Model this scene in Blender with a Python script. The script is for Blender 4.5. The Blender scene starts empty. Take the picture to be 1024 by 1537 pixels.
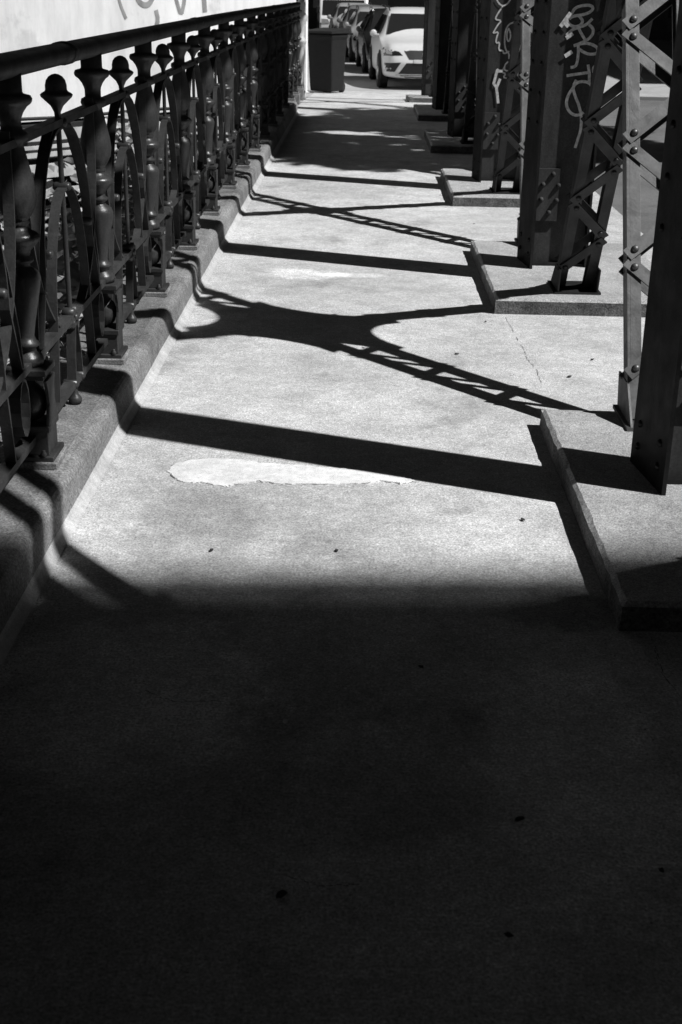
import bpy, math, random
from mathutils import Vector, Matrix
R = math.radians
scn = bpy.context.scene
COL = scn.collection
rnd = random.Random(7)

# ------------------------------------------------------------------ helpers
def tag(o, label=None, cat=None, group=None, kind=None):
    if label: o['label'] = label
    if cat: o['category'] = cat
    if group: o['group'] = group
    if kind: o['kind'] = kind
    return o

def empty(name, loc=(0, 0, 0), rz=0.0):
    o = bpy.data.objects.new(name, None)
    o.empty_display_size = 0.2
    o.location = loc
    o.rotation_euler = (0, 0, rz)
    COL.objects.link(o)
    return o

class MB:
    """collects vertices and faces, builds one mesh object"""
    def __init__(self):
        self.v = []; self.f = []; self.s = []
    def add(self, vs, fs, smooth=False):
        b = len(self.v)
        self.v += [tuple(p) for p in vs]
        for f in fs:
            self.f.append([i + b for i in f]); self.s.append(smooth)
        return self
    def box(self, a, b):
        x0, y0, z0 = a; x1, y1, z1 = b
        vs = [(x0,y0,z0),(x1,y0,z0),(x1,y1,z0),(x0,y1,z0),(x0,y0,z1),(x1,y0,z1),(x1,y1,z1),(x0,y1,z1)]
        return self.add(vs, [(0,3,2,1),(4,5,6,7),(0,1,5,4),(1,2,6,5),(2,3,7,6),(3,0,4,7)])
    def beam(self, p0, p1, u, v):
        """bar from p0 to p1, half size vectors u and v"""
        p0, p1, u, v = Vector(p0), Vector(p1), Vector(u), Vector(v)
        vs = []
        for p in (p0, p1):
            vs += [p-u-v, p+u-v, p+u+v, p-u+v]
        if (p1-p0).dot(u.cross(v)) < 0:
            fs = [(0,1,2,3),(7,6,5,4),(4,5,1,0),(5,6,2,1),(6,7,3,2),(7,4,0,3)]
        else:
            fs = [(3,2,1,0),(4,5,6,7),(0,1,5,4),(1,2,6,5),(2,3,7,6),(3,0,4,7)]
        return self.add(vs, fs)
    def prism(self, poly, ext):
        """closed polygon (3d points) extruded by ext"""
        n = len(poly); e = Vector(ext)
        vs = [Vector(p) for p in poly] + [Vector(p)+e for p in poly]
        nrm = Vector((0,0,0))
        for i in range(n):
            nrm += Vector(poly[i]).cross(Vector(poly[(i+1) % n]))
        fl = nrm.dot(e) > 0
        a = list(range(n)); b = list(range(n, 2*n))
        fs = [a[::-1], b] if fl else [a, b[::-1]]
        for i in range(n):
            j = (i+1) % n
            fs.append((i, j, n+j, n+i) if fl else (i, n+i, n+j, j))
        return self.add(vs, fs)
    def lathe(self, prof, c=(0,0,0), n=18, axis='z'):
        vs = []; fs = []
        for r, z in prof:
            for k in range(n):
                a = 2*math.pi*k/n
                if axis == 'z': vs.append((c[0]+r*math.cos(a), c[1]+r*math.sin(a), c[2]+z))
                elif axis == 'x': vs.append((c[0]+z, c[1]+r*math.cos(a), c[2]+r*math.sin(a)))
                else: vs.append((c[0]+r*math.sin(a), c[1]+z, c[2]+r*math.cos(a)))
        m = len(prof)
        for i in range(m-1):
            for k in range(n):
                k2 = (k+1) % n
                fs.append((i*n+k, i*n+k2, (i+1)*n+k2, (i+1)*n+k))
        fs.append(tuple(range(n))[::-1]); fs.append(tuple((m-1)*n+k for k in range(n)))
        return self.add(vs, fs, True)
    def dome(self, c, nrm, r, h, n=8):
        nrm = Vector(nrm).normalized(); c = Vector(c)
        u = nrm.orthogonal().normalized(); w = nrm.cross(u)
        vs = []; fs = []
        for i, (rr, hh) in enumerate(((1, -.1), (.93, .45), (.6, .85))):
            for k in range(n):
                a = 2*math.pi*k/n
                vs.append(c + (u*math.cos(a)+w*math.sin(a))*r*rr + nrm*h*hh)
        vs.append(c + nrm*h)
        for i in range(2):
            for k in range(n):
                k2 = (k+1) % n
                fs.append((i*n+k, i*n+k2, (i+1)*n+k2, (i+1)*n+k))
        for k in range(n):
            fs.append((2*n+k, 2*n+(k+1) % n, 3*n))
        return self.add(vs, fs, True)
    def sweep(self, pts, sec, up=(0,0,1), closed_ends=True, smooth=True):
        """sweep a closed 2d section (a along side, b along up) along points"""
        pts = [Vector(p) for p in pts]; up = Vector(up); n = len(sec); vs = []; fs = []
        for i, p in enumerate(pts):
            t = (pts[min(i+1, len(pts)-1)] - pts[max(i-1, 0)]).normalized()
            s = t.cross(up).normalized(); b = s.cross(t).normalized()
            vs += [p + s*a + b*c for a, c in sec]
        for i in range(len(pts)-1):
            for k in range(n):
                k2 = (k+1) % n
                fs.append((i*n+k, i*n+k2, (i+1)*n+k2, (i+1)*n+k))
        if closed_ends:
            fs.append(tuple(range(n))[::-1]); fs.append(tuple((len(pts)-1)*n+k for k in range(n)))
        return self.add(vs, fs, smooth)
    def tube(self, pts, r, n=10, up=(0.0123, 0.02, 1)):
        return self.sweep(pts, [(r*math.cos(2*math.pi*k/n), r*math.sin(2*math.pi*k/n)) for k in range(n)], up)
    def build(self, name, mat, parent=None, bevel=0, seg=2, autosmooth=False):
        me = bpy.data.meshes.new(name)
        me.from_pydata(self.v, [], self.f)
        me.polygons.foreach_set('use_smooth', self.s)
        for m in (mat if isinstance(mat, list) else [mat]): me.materials.append(m)
        me.validate(); me.update()
        o = bpy.data.objects.new(name, me)
        COL.objects.link(o)
        if parent: o.parent = parent
        if bevel:
            b = o.modifiers.new('bevel', 'BEVEL'); b.width = bevel; b.segments = seg
            b.limit_method = 'ANGLE'; b.angle_limit = R(40)
        return o

def children(o):
    return [c for c in bpy.data.objects if c.parent == o]
def copy_tree(o, parent=None):
    c = o.copy(); COL.objects.link(c)
    if parent: c.parent = parent
    for ch in children(o): copy_tree(ch, c)
    return c

# ------------------------------------------------------------------ materials (all grey: the photograph is black and white)
def newmat(name):
    m = bpy.data.materials.new(name); m.use_nodes = True
    nt = m.node_tree
    return m, nt, nt.nodes['Principled BSDF']
def N(nt, t, **kw):
    n = nt.nodes.new(t)
    for k, v in kw.items(): setattr(n, k, v)
    return n
def noise(nt, scale, detail=4, rough=.55, stretch=None, seed=0):
    tc = N(nt, 'ShaderNodeTexCoord'); mp = N(nt, 'ShaderNodeMapping')
    nt.links.new(tc.outputs['Object'], mp.inputs['Vector'])
    mp.inputs['Location'].default_value = (seed*3.1, seed*1.7, seed*.9)
    if stretch: mp.inputs['Scale'].default_value = stretch
    n = N(nt, 'ShaderNodeTexNoise')
    n.inputs['Scale'].default_value = scale; n.inputs['Detail'].default_value = detail
    n.inputs['Roughness'].default_value = rough
    nt.links.new(mp.outputs['Vector'], n.inputs['Vector'])
    return n.outputs['Fac']
def ramp(nt, fac, a, b, lo=0.35, hi=0.65):
    m = N(nt, 'ShaderNodeMapRange', clamp=True)
    m.inputs['From Min'].default_value = lo; m.inputs['From Max'].default_value = hi
    m.inputs['To Min'].default_value = a; m.inputs['To Max'].default_value = b
    nt.links.new(fac, m.inputs['Value'])
    return m.outputs['Result']
def math_(nt, op, a, b):
    m = N(nt, 'ShaderNodeMath', operation=op)
    for i, x in enumerate((a, b)):
        if isinstance(x, (int, float)): m.inputs[i].default_value = x
        else: nt.links.new(x, m.inputs[i])
    return m.outputs[0]
def bump(nt, bsdf, h, strength=.3, dist=.01):
    b = N(nt, 'ShaderNodeBump'); b.inputs['Strength'].default_value = strength
    b.inputs['Distance'].default_value = dist
    nt.links.new(h, b.inputs['Height']); nt.links.new(b.outputs['Normal'], bsdf.inputs['Normal'])
def plain(name, v, rough=.6, metal=0.0, spec=.5, var=.12, scale=14):
    m, nt, p = newmat(name)
    c = math_(nt, 'MULTIPLY', ramp(nt, noise(nt, scale), 1-var, 1+var), v)
    nt.links.new(c, p.inputs['Base Color'])
    p.inputs['Roughness'].default_value = rough; p.inputs['Metallic'].default_value = metal
    p.inputs['Specular IOR Level'].default_value = spec
    return m
def concrete(name, v, big=.16, mid=.1, grain=.3, bumps=.25, pit=.5, stain=.3, gscale=260, worn=()):
    m, nt, p = newmat(name)
    c = math_(nt, 'MULTIPLY', ramp(nt, noise(nt, .75, 5, .6), 1-big, 1+big), v)
    c = math_(nt, 'MULTIPLY', c, ramp(nt, noise(nt, 6, 6, .65, seed=3), 1-mid, 1+mid, .3, .7))
    c = math_(nt, 'MULTIPLY', c, ramp(nt, noise(nt, 26, 5, .7, seed=17), 1-mid, 1+mid*.8, .3, .7))
    g = noise(nt, gscale, 3, .7, seed=5)
    c = math_(nt, 'MULTIPLY', c, ramp(nt, g, 1-grain, 1+grain, .3, .7))
    g2 = noise(nt, 62, 4, .75, seed=21)
    c = math_(nt, 'MULTIPLY', c, ramp(nt, g2, 1-grain*.45, 1+grain*.35, .32, .68))
    # darker stains with a soft edge of their own
    s = ramp(nt, noise(nt, 1.6, 7, .7, seed=9), 1, 1-stain, .56, .66)
    c = math_(nt, 'MULTIPLY', c, s)
    # little dark pits
    q = ramp(nt, noise(nt, 95, 2, .5, seed=11), 1-pit, 1, .24, .29)
    c = math_(nt, 'MULTIPLY', c, q)
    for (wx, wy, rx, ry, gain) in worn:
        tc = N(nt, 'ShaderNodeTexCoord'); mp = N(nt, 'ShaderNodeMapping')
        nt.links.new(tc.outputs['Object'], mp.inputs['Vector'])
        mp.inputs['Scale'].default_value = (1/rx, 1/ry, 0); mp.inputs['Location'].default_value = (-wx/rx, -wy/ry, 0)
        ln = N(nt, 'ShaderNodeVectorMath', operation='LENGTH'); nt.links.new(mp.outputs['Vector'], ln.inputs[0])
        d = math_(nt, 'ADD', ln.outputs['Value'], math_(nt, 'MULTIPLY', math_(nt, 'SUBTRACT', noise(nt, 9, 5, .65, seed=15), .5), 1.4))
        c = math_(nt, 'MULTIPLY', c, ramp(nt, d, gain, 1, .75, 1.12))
    nt.links.new(c, p.inputs['Base Color'])
    p.inputs['Roughness'].default_value = .88; p.inputs['Specular IOR Level'].default_value = .2
    h = math_(nt, 'ADD', math_(nt, 'MULTIPLY', g, .6), noise(nt, 40, 5, .7, seed=2))
    bump(nt, p, h, bumps, .006)
    return m
def iron(name, v, gloss, rough=.45, bs=.25):
    """old dark paint: dull diffuse coat with a broad sheen"""
    m, nt, p = newmat(name)
    c = math_(nt, 'MULTIPLY', ramp(nt, noise(nt, 5, 6, .7, (1, 1, .35)), .55, 1.35, .32, .68), v)
    c = math_(nt, 'MULTIPLY', c, ramp(nt, noise(nt, 120, 3, .6, seed=4), .8, 1.2, .3, .7))
    chips = ramp(nt, noise(nt, 45, 4, .7, seed=8), 1, 3.2, .69, .73)
    c = math_(nt, 'MULTIPLY', c, chips)
    d = N(nt, 'ShaderNodeBsdfDiffuse'); g = N(nt, 'ShaderNodeBsdfGlossy'); a = N(nt, 'ShaderNodeAddShader')
    nt.links.new(c, d.inputs['Color'])
    nt.links.new(math_(nt, 'MULTIPLY', ramp(nt, noise(nt, 9, 5, .6, seed=3), .7, 1.25), gloss), g.inputs['Color'])
    nt.links.new(ramp(nt, noise(nt, 18, 4, .6, seed=6), rough-.06, rough+.08), g.inputs['Roughness'])
    h = math_(nt, 'ADD', noise(nt, 30, 4, .6, seed=1), math_(nt, 'MULTIPLY', noise(nt, 140, 2, .6), .5))
    b = N(nt, 'ShaderNodeBump'); b.inputs['Strength'].default_value = bs; b.inputs['Distance'].default_value = .003
    nt.links.new(h, b.inputs['Height'])
    for q in (d, g): nt.links.new(b.outputs['Normal'], q.inputs['Normal'])
    nt.links.new(d.outputs[0], a.inputs[0]); nt.links.new(g.outputs[0], a.inputs[1])
    nt.links.new(a.outputs[0], nt.nodes['Material Output'].inputs['Surface'])
    nt.nodes.remove(p)
    return m

M = {}
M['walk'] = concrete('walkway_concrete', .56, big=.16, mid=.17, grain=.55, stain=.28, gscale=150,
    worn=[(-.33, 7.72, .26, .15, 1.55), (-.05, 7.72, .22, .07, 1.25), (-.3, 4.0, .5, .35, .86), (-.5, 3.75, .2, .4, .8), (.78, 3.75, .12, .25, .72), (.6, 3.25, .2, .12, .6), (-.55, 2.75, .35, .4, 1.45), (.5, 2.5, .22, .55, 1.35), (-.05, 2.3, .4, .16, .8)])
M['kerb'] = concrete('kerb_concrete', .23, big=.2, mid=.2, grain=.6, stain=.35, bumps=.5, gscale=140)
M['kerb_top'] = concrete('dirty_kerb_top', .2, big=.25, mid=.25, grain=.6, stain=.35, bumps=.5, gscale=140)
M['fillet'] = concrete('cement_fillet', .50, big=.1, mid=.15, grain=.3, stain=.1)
M['pad_side'] = concrete('pad_side_concrete', .13, big=.2, mid=.3, grain=.7, bumps=.8, gscale=120)  # sides coloured darker than the top to deepen their shade
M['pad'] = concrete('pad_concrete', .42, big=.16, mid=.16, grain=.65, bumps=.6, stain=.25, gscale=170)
M['mortar'] = concrete('pale_mortar', .80, big=.1, mid=.16, grain=.25, stain=.25)
M['crack'] = plain('crack_dirt', .03, .9)
M['iron'] = iron('railing_paint', .04, .048, .38, .5)
M['steel'] = iron('post_paint', .014, .022, .42, .15)
M['brace'] = iron('pale_brace_paint', .06, .095, .43, .2)  # lighter copy for the sunlit struts, light put into the colour
M['brace_dark'] = iron('dark_brace_paint', .022, .03, .43, .2)  # darker copy for the shaded struts, shade put into the colour
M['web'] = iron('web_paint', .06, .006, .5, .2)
M['spray'] = plain('spray_paint', .62, .6, var=.25, scale=60)
M['spray_dark'] = plain('dark_spray_paint', .3, .7, var=.3, scale=3)
M['asphalt'] = concrete('asphalt', .16, big=.15, grain=.4, stain=.2)
M['street'] = concrete('street_paving', .40, big=.12, grain=.2, stain=.2)
M['earth'] = concrete('bank_earth', .06, big=.4, grain=.4)
M['darkstone'] = concrete('dark_stone', .03, big=.3)
M['white_board'] = plain('white_board_paint', .55, .6, var=.15, scale=5)
M['black'] = plain('black_plastic', .012, .55)
M['bin'] = plain('bin_plastic', .02, .7, spec=.15, var=.1)
M['rubber'] = plain('tyre_rubber', .015, .8)
M['white_paint'] = plain('white_car_paint', .66, .25, spec=.6, var=.02)
M['dark_paint'] = plain('dark_car_paint', .02, .2, spec=.7, var=.05)
M['silver_paint'] = plain('silver_car_paint', .42, .28, metal=.2, spec=.6, var=.03)
M['grey_paint'] = plain('grey_car_paint', .16, .25, spec=.6, var=.03)
M['glass'] = plain('car_glass', .02, .06, spec=.5, var=.05)
M['chrome'] = plain('bright_metal', .6, .25, metal=.8, var=.05)
M['lamp'] = plain('headlamp_glass', .35, .08, spec=.9, var=.2, scale=30)
M['galv'] = plain('galvanised_pole', .62, .4, metal=.1, var=.1)
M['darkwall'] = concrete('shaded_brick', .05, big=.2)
M['window'] = plain('window_glass', .02, .1, spec=.8)
M['bark'] = plain('bark', .06, .9)
def plaster():
    m, nt, p = newmat('pale_plaster')
    c = math_(nt, 'MULTIPLY', ramp(nt, noise(nt, .35, 6, .65), .86, 1.04), .92)
    c = math_(nt, 'MULTIPLY', c, ramp(nt, noise(nt, 2.2, 6, .7, (1, 1, .22), 4), .86, 1.06, .35, .6))
    c = math_(nt, 'MULTIPLY', c, ramp(nt, noise(nt, 1.1, 5, .6, None, 6), 1, .8, .58, .66))
    nt.links.new(c, p.inputs['Base Color']); p.inputs['Roughness'].default_value = .9
    bump(nt, p, noise(nt, 25, 4), .2, .01)
    return m
M['plaster'] = plaster()
def leafmat(name, v):
    m, nt, p = newmat(name)
    g = N(nt, 'ShaderNodeNewGeometry')
    c = ramp(nt, g.outputs['Random Per Island'], v*.45, v*1.7, 0, 1)
    nt.links.new(c, p.inputs['Base Color'])
    p.inputs['Roughness'].default_value = .42; p.inputs['Specular IOR Level'].default_value = .6
    return m
M['leaf'] = leafmat('ivy_leaf', .32)
M['treeleaf'] = leafmat('tree_leaf', .07)

# ------------------------------------------------------------------ ground height: the deck falls away towards its far end
def rz(y):
    t = max(0.0, min(y, 26.5)-9.5)
    return -.004*t*t/(t+2.5)
def gz(y):
    u = max(0.0, min(1.0, (y-19.5)/7.0))
    return rz(y)-.23*u*u*(3-2*u)

YS = [-14+.5*i for i in range(0, 82)]          # -14 .. 26.5
def sheet(name, x0, x1, ys, mat, dz=0.0, nx=1):
    mb = MB(); vs = []; fs = []
    for y in ys:
        for i in range(nx+1): vs.append((x0+(x1-x0)*i/nx, y, gz(y)+dz))
    w = nx+1
    for j in range(len(ys)-1):
        for i in range(nx):
            a = j*w+i; fs.append((a, a+1, a+w+1, a+w))
    mb.add(vs, fs)
    return tag(mb.build(name, mat), kind='structure')

XK = -.905                                    # kerb face
sheet('walkway', XK-.03, 2.02, YS, M['walk'])
# kerb (plinth under the railing): cove, face, rounded edge, top
mb = MB(); prof = [(-.876,.003),(-.882,.007),(-.898,.022),(-.904,.036),(-.912,.112),(-.917,.124),(-.926,.134),(-.938,.140),(-.966,.1435),(-.969,.140),(-1.02,.142),(-1.26,.146),(-1.27,.14),(-1.27,-.6)]
ys = [-14+.25*i for i in range(0, 132)]       # to 18.75
vs = []; fs = []
for y in ys:
    for (x, z) in prof:
        j = .001*math.sin(y*5.1)+.0008*math.sin(y*11.7)
        vs.append((x+(j if -1.2 < x < -.9 else j*.6), y, gz(y)+z))
n = len(prof)
for j in range(len(ys)-1):
    for i in range(n-1):
        a = j*n+i; fs.append((a, a+n, a+n+1, a+1))
fs.append(tuple(range((len(ys)-1)*n, len(ys)*n)))
mb.add(vs, fs)
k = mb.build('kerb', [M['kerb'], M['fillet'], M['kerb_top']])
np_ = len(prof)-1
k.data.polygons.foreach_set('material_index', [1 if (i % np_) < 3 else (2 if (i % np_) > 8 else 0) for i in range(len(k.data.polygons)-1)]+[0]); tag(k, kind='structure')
# far street ground past the end of the bridge, road beside the bridge, bank below
mb = MB()
mb.add([(x_,y_,gz(y_)-.004) for y_ in [18.76+.43*q for q in range(19)] for x_ in (-2.2, -.935)],[(2*q,2*q+1,2*q+3,2*q+2) for q in range(18)])
mb.add([(-2.2,26.5,gz(26.5)-.002),(60,26.5,gz(26.5)-.002),(60,140,gz(26.5)-.002),(-2.2,140,gz(26.5)-.002)],[(0,1,2,3)])
tag(mb.build('street', M['street']), kind='structure')
sheet('road', 2.02, 40, YS, M['asphalt'], -.07)
mb = MB(); mb.add([(2.02,y,gz(y)+d) for y in YS for d in (0,-.07)], [(2*j,2*j+1,2*j+3,2*j+2) for j in range(len(YS)-1)])
tag(mb.build('road_edge', M['walk']), kind='structure')
# river bank (terrain): slopes down left of the bridge
mb = MB(); vs = []; fs = []
nx, ny = 24, 30
for j in range(ny+1):
    y = -20+52*j/ny
    for i in range(nx+1):
        x = -60+58.6*i/nx
        d = -1.4-x
        z = -2.6-.12*min(d, 10)+.12*math.sin(x*2.1+y)+.1*math.sin(y*1.7-x)
        vs.append((x, y, z))
for j in range(ny):
    for i in range(nx):
        a = j*(nx+1)+i; fs.append((a, a+1, a+nx+2, a+nx+1))
mb.add(vs, fs, True); tag(mb.build('river_bank', M['earth']), kind='structure')
mb = MB(); mb.add([(-1.27,-20,-.6),(-1.27,32,-.6),(-1.4,32,-3.2),(-1.4,-20,-3.2)], [(0,1,2,3)])
tag(mb.build('bridge_side', M['darkstone']), kind='structure')

# pale repair patch and a worn bright patch on the walkway
def patch(name, pts, mat, dz, jag, label=None):
    mb = MB(); out = []
    n = len(pts)
    for i in range(n):
        a, b = Vector(pts[i]), Vector(pts[(i+1) % n])
        for t in range(8):
            p = a.lerp(b, t/8)
            out.append((p.x+rnd.uniform(-jag, jag), p.y+rnd.uniform(-jag, jag), gz(p.y)+dz))
    c = len(out)
    mb.add(out+[(p[0], p[1], p[2]-dz-.001) for p in out], [tuple(range(c))]+[(i, c+i, c+(i+1) % c, (i+1) % c) for i in range(c)])
    return mb.build(name, mat), out
P1 = [(-.66,4.29),(-.64,4.37),(-.575,4.415),(-.50,4.428),(-.42,4.42),(-.335,4.39),(-.27,4.383),(-.19,4.375),(-.115,4.362),(-.03,4.35),(.06,4.325),(.12,4.305),(.19,4.265),(.215,4.235),(.17,4.205),(.10,4.235),(.03,4.20),(-.09,4.185),(-.24,4.182),(-.33,4.20),(-.39,4.17),(-.44,4.145),(-.52,4.175),(-.59,4.18),(-.635,4.225)]
o, edge = patch('repair_patch', P1, M['mortar'], .003, .005)
tag(o, kind='structure')
mb = MB()
for i in list(range(0, 26))+list(range(104, 196)):
    a, b = Vector(edge[i % len(edge)]), Vector(edge[(i+1) % len(edge)])
    if rnd.random() < .45: continue
    d = (b-a); s = Vector((-d.y, d.x, 0)).normalized()*rnd.uniform(.0004, .0013)
    a.z = b.z = .005
    mb.add([a-s, b-s, b+s, a+s], [(0,1,2,3)])
# hairline crack in the paving between the first pads
pts = [(.775,6.72),(.785,6.4),(.79,6.2),(.80,6.05),(.793,5.9),(.815,5.72),(.81,5.5)]
for a, b in zip(pts, pts[1:]):
    for t in range(6):
        p, q = Vector(a).lerp(Vector(b), t/6), Vector(a).lerp(Vector(b), (t+1)/6)
        if rnd.random() < .25: continue
        w = rnd.uniform(.0005, .0014); x1 = rnd.uniform(-.004, .004)
        mb.add([(p.x-w, p.y, .003), (p.x+w, p.y, .003), (q.x+w+x1, q.y, .003), (q.x-w+x1, q.y, .003)], [(0,1,2,3)])
tag(mb.build('paving_crack', M['crack']), kind='structure')
# grit gathered along the kerb and the pads
gr = random.Random(5); mb = MB()
def stone(x, y, r):
    z = gz(y)+r*.3
    q = [(x+r*math.cos(t)*gr.uniform(.6, 1.2), y+r*math.sin(t)*gr.uniform(.6, 1.2), z-r*.4) for t in (0, 1.25, 2.5, 3.8, 5.0)]
    mb.add(q+[(x, y, z+r*.7)], [(i, (i+1) % 5, 5) for i in range(5)])
for _ in range(900):
    y = gr.uniform(1.8, 13); k_ = gr.random()
    if k_ < .5: stone(-.872+abs(gr.gauss(0, .02)), y, gr.uniform(.0015, .004))
    elif k_ < .8: stone(.705-abs(gr.gauss(0, .02)), y, gr.uniform(.0015, .004))
    else: stone(gr.uniform(-.8, 1.6), y, gr.uniform(.001, .0028))
tag(mb.build('grit', M['pad']), 'fine stone grit scattered along the kerb and pad edges', 'grit', kind='stuff')
# faint cracks in the shaded foreground and along the right
mb = MB()
for pts in ([(-.12,2.06),(-.05,2.03),(.03,2.035)], [(.80,3.05),(.79,2.9),(.83,2.7),(.82,2.5),(.87,2.3)], [(-.5,2.75),(-.42,2.70),(-.30,2.71)]):
    for a, b in zip(pts, pts[1:]):
        for t in range(7):
            p, q = Vector(a).lerp(Vector(b), t/7), Vector(a).lerp(Vector(b), (t+1)/7)
            d = (q-p).normalized(); w = rnd.uniform(.0004, .0014); s_ = Vector((-d.y, d.x))*w
            o1 = Vector((rnd.uniform(-.003, .003), rnd.uniform(-.003, .003)))
            mb.add([tuple(v+o1)+(.003,) for v in (p-s_, q-s_, q+s_, p+s_)], [(0, 1, 2, 3)])
tag(mb.build('foreground_crack', M['crack']), kind='structure')

# scraps lying on the walkway
spots = [(-.43,3.6,0),(-.05,3.62,0),(.36,2.26,0),(.03,6.03,1),(.55,3.9,0),(.18,2.9,0),(.47,5.95,0),(.66,6.6,0),(.5,7.9,0),(.66,11.0,0),(.83,9.6,0),(-.22,2.72,1),(-.12,2.0,0),(.3,1.9,0),(.62,2.1,0),(-.55,2.45,1),(.95,5.6,0),(1.1,5.9,0),(-.15,2.62,1),(.05,2.45,1),(.42,2.75,1),(.25,3.05,1),(-.62,2.9,1),(.6,2.55,1)]
leaf0 = None
for i, (x, y, w) in enumerate(spots):
    mb = MB(); rr = rnd.uniform(.006, .011) if not w else .008
    ring = []
    for q in range(8):
        a = q*math.pi/4
        ring.append((rr*1.3*math.cos(a)*rnd.uniform(.7, 1.2), rr*.8*math.sin(a)*rnd.uniform(.7, 1.2), .002+.003*rnd.random()))
    mb.prism(ring, (0, 0, .002))
    o = mb.build('gum_spot' if w else 'leaf_scrap', M['mortar'] if w else M['crack'])
    o.location = (x, y, gz(y)+.001); o.rotation_euler = (0, 0, rnd.uniform(0, 3))
    if w: tag(o, 'small pale gum spot stuck on the concrete walkway', 'gum', 'pale gum spots on the walkway')
    else: tag(o, 'tiny dark scrap of leaf lying on the concrete walkway', 'leaf', 'dark leaf scraps on the walkway')

# ------------------------------------------------------------------ concrete pads under the truss
PITCH, Y0 = 3.65, 4.11
XP = .727
def pad(n, y0, y1, label):
    mb = MB(); h = .082
    nx, ny = 14, max(8, int((y1-y0)/.05))
    x1 = 1.78
    top = {}; vs = []; fs = []
    r = random.Random(n+50)
    for j in range(ny+1):
        for i in range(nx+1):
            x = XP+(x1-XP)*i/nx; y = y0+(y1-y0)*j/ny
            edge = i in (0, nx) or j in (0, ny)
            z = h+gz(y)-(.012 if edge else 0)
            if edge: x += r.uniform(-.003, .003); y += r.uniform(-.003, .003)
            if i == 1: x = XP+.014+r.uniform(-.003, .003)
            if j == 1: y = y0+.016+r.uniform(-.006, .006)
            vs.append((x, y, z))
    w = nx+1
    for j in range(ny):
        for i in range(nx):
            a = j*w+i; fs.append((a, a+1, a+w+1, a+w))
    loop = [i for i in range(w)]+[j*w+nx for j in range(1, ny+1)]+[ny*w+i for i in range(nx-1, -1, -1)]+[j*w for j in range(ny-1, 0, -1)]
    b = len(vs)
    for q in loop:
        x, y, z = vs[q]
        vs.append((x+r.uniform(-.003, .003), y+r.uniform(-.003, .003), (z+gz(y))/2-.0))
    b2 = len(vs)
    for q in loop:
        x, y, z = vs[q]; vs.append((x-.004, y-.004, gz(y)-.01))
    m = len(loop)
    for i in range(m):
        j = (i+1) % m
        fs.append((loop[i], b+i, b+j, loop[j])); fs.append((b+i, b2+i, b2+j, b+j))
    mb.add(vs, fs)
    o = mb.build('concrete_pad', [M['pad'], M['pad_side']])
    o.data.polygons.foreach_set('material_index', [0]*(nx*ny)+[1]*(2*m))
    return tag(o, label, 'concrete pad', 'concrete pads carrying the truss posts')
padl = ['concrete pad reaching out of the frame behind the camera', 'nearest concrete pad, its front corner chipped and in deep shadow',
        'concrete pad with rough sunlit front edge under the post with looping graffiti', 'concrete pad under the post with the white angular tag and face doodle',
        'small far concrete pad in grey tree shade', 'dark shaded concrete pad, second from the far end of the truss', 'last concrete pad beside the white parked car']
for n in range(-1, 6):
    yc = Y0+PITCH*n
    a, b = yc-.97, yc+.78
    if n == 0: a = 3.14
    pad(n, a, b, padl[n+1])

# ------------------------------------------------------------------ truss
truss = empty('bridge_truss', (1.15, 4.11, 0))
truss.location = (0, 0, 0)
tag(truss, 'tall riveted steel lattice truss with crossing diagonals along the right of the walkway', 'bridge truss')
XA, XB = .985, 1.345           # post flanges
CA, CB = 1.03, 1.285            # diagonal chords
ZT = 4.45
SL = {1: .57, -1: .61}; OF = {1: .62, -1: .66}; CL = {1: 1.03, -1: 1.075}
ZB = .082
ZC = ZB+(PITCH-OF[1]-OF[-1])/(SL[1]+SL[-1])       # crossing height
YC = OF[1]+SL[1]*(ZC-ZB)
def stroke(mb, pts, w, face, ax='y'):
    """flat ribbon on a plane y = face, points (x, z)"""
    for (a, b) in zip(pts, pts[1:]):
        a, b = Vector(a), Vector(b); d = b-a
        if d.length < 1e-5: continue
        s = Vector((-d.y, d.x)).normalized()*w; e = d.normalized()*w*.5
        q = [a-e-s, b+e-s, b+e+s, a-e+s]
        face -= .00002
        mb.add([(p.x, face, p.y) for p in q], [(0,1,2,3)])
def smooth_pts(p, it=2):
    for _ in range(it):
        q = [p[0]]
        for a, b in zip(p, p[1:]):
            q += [(.75*a[0]+.25*b[0], .75*a[1]+.25*b[1]), (.25*a[0]+.75*b[0], .25*a[1]+.75*b[1])]
        q.append(p[-1]); p = q
    return p
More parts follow.
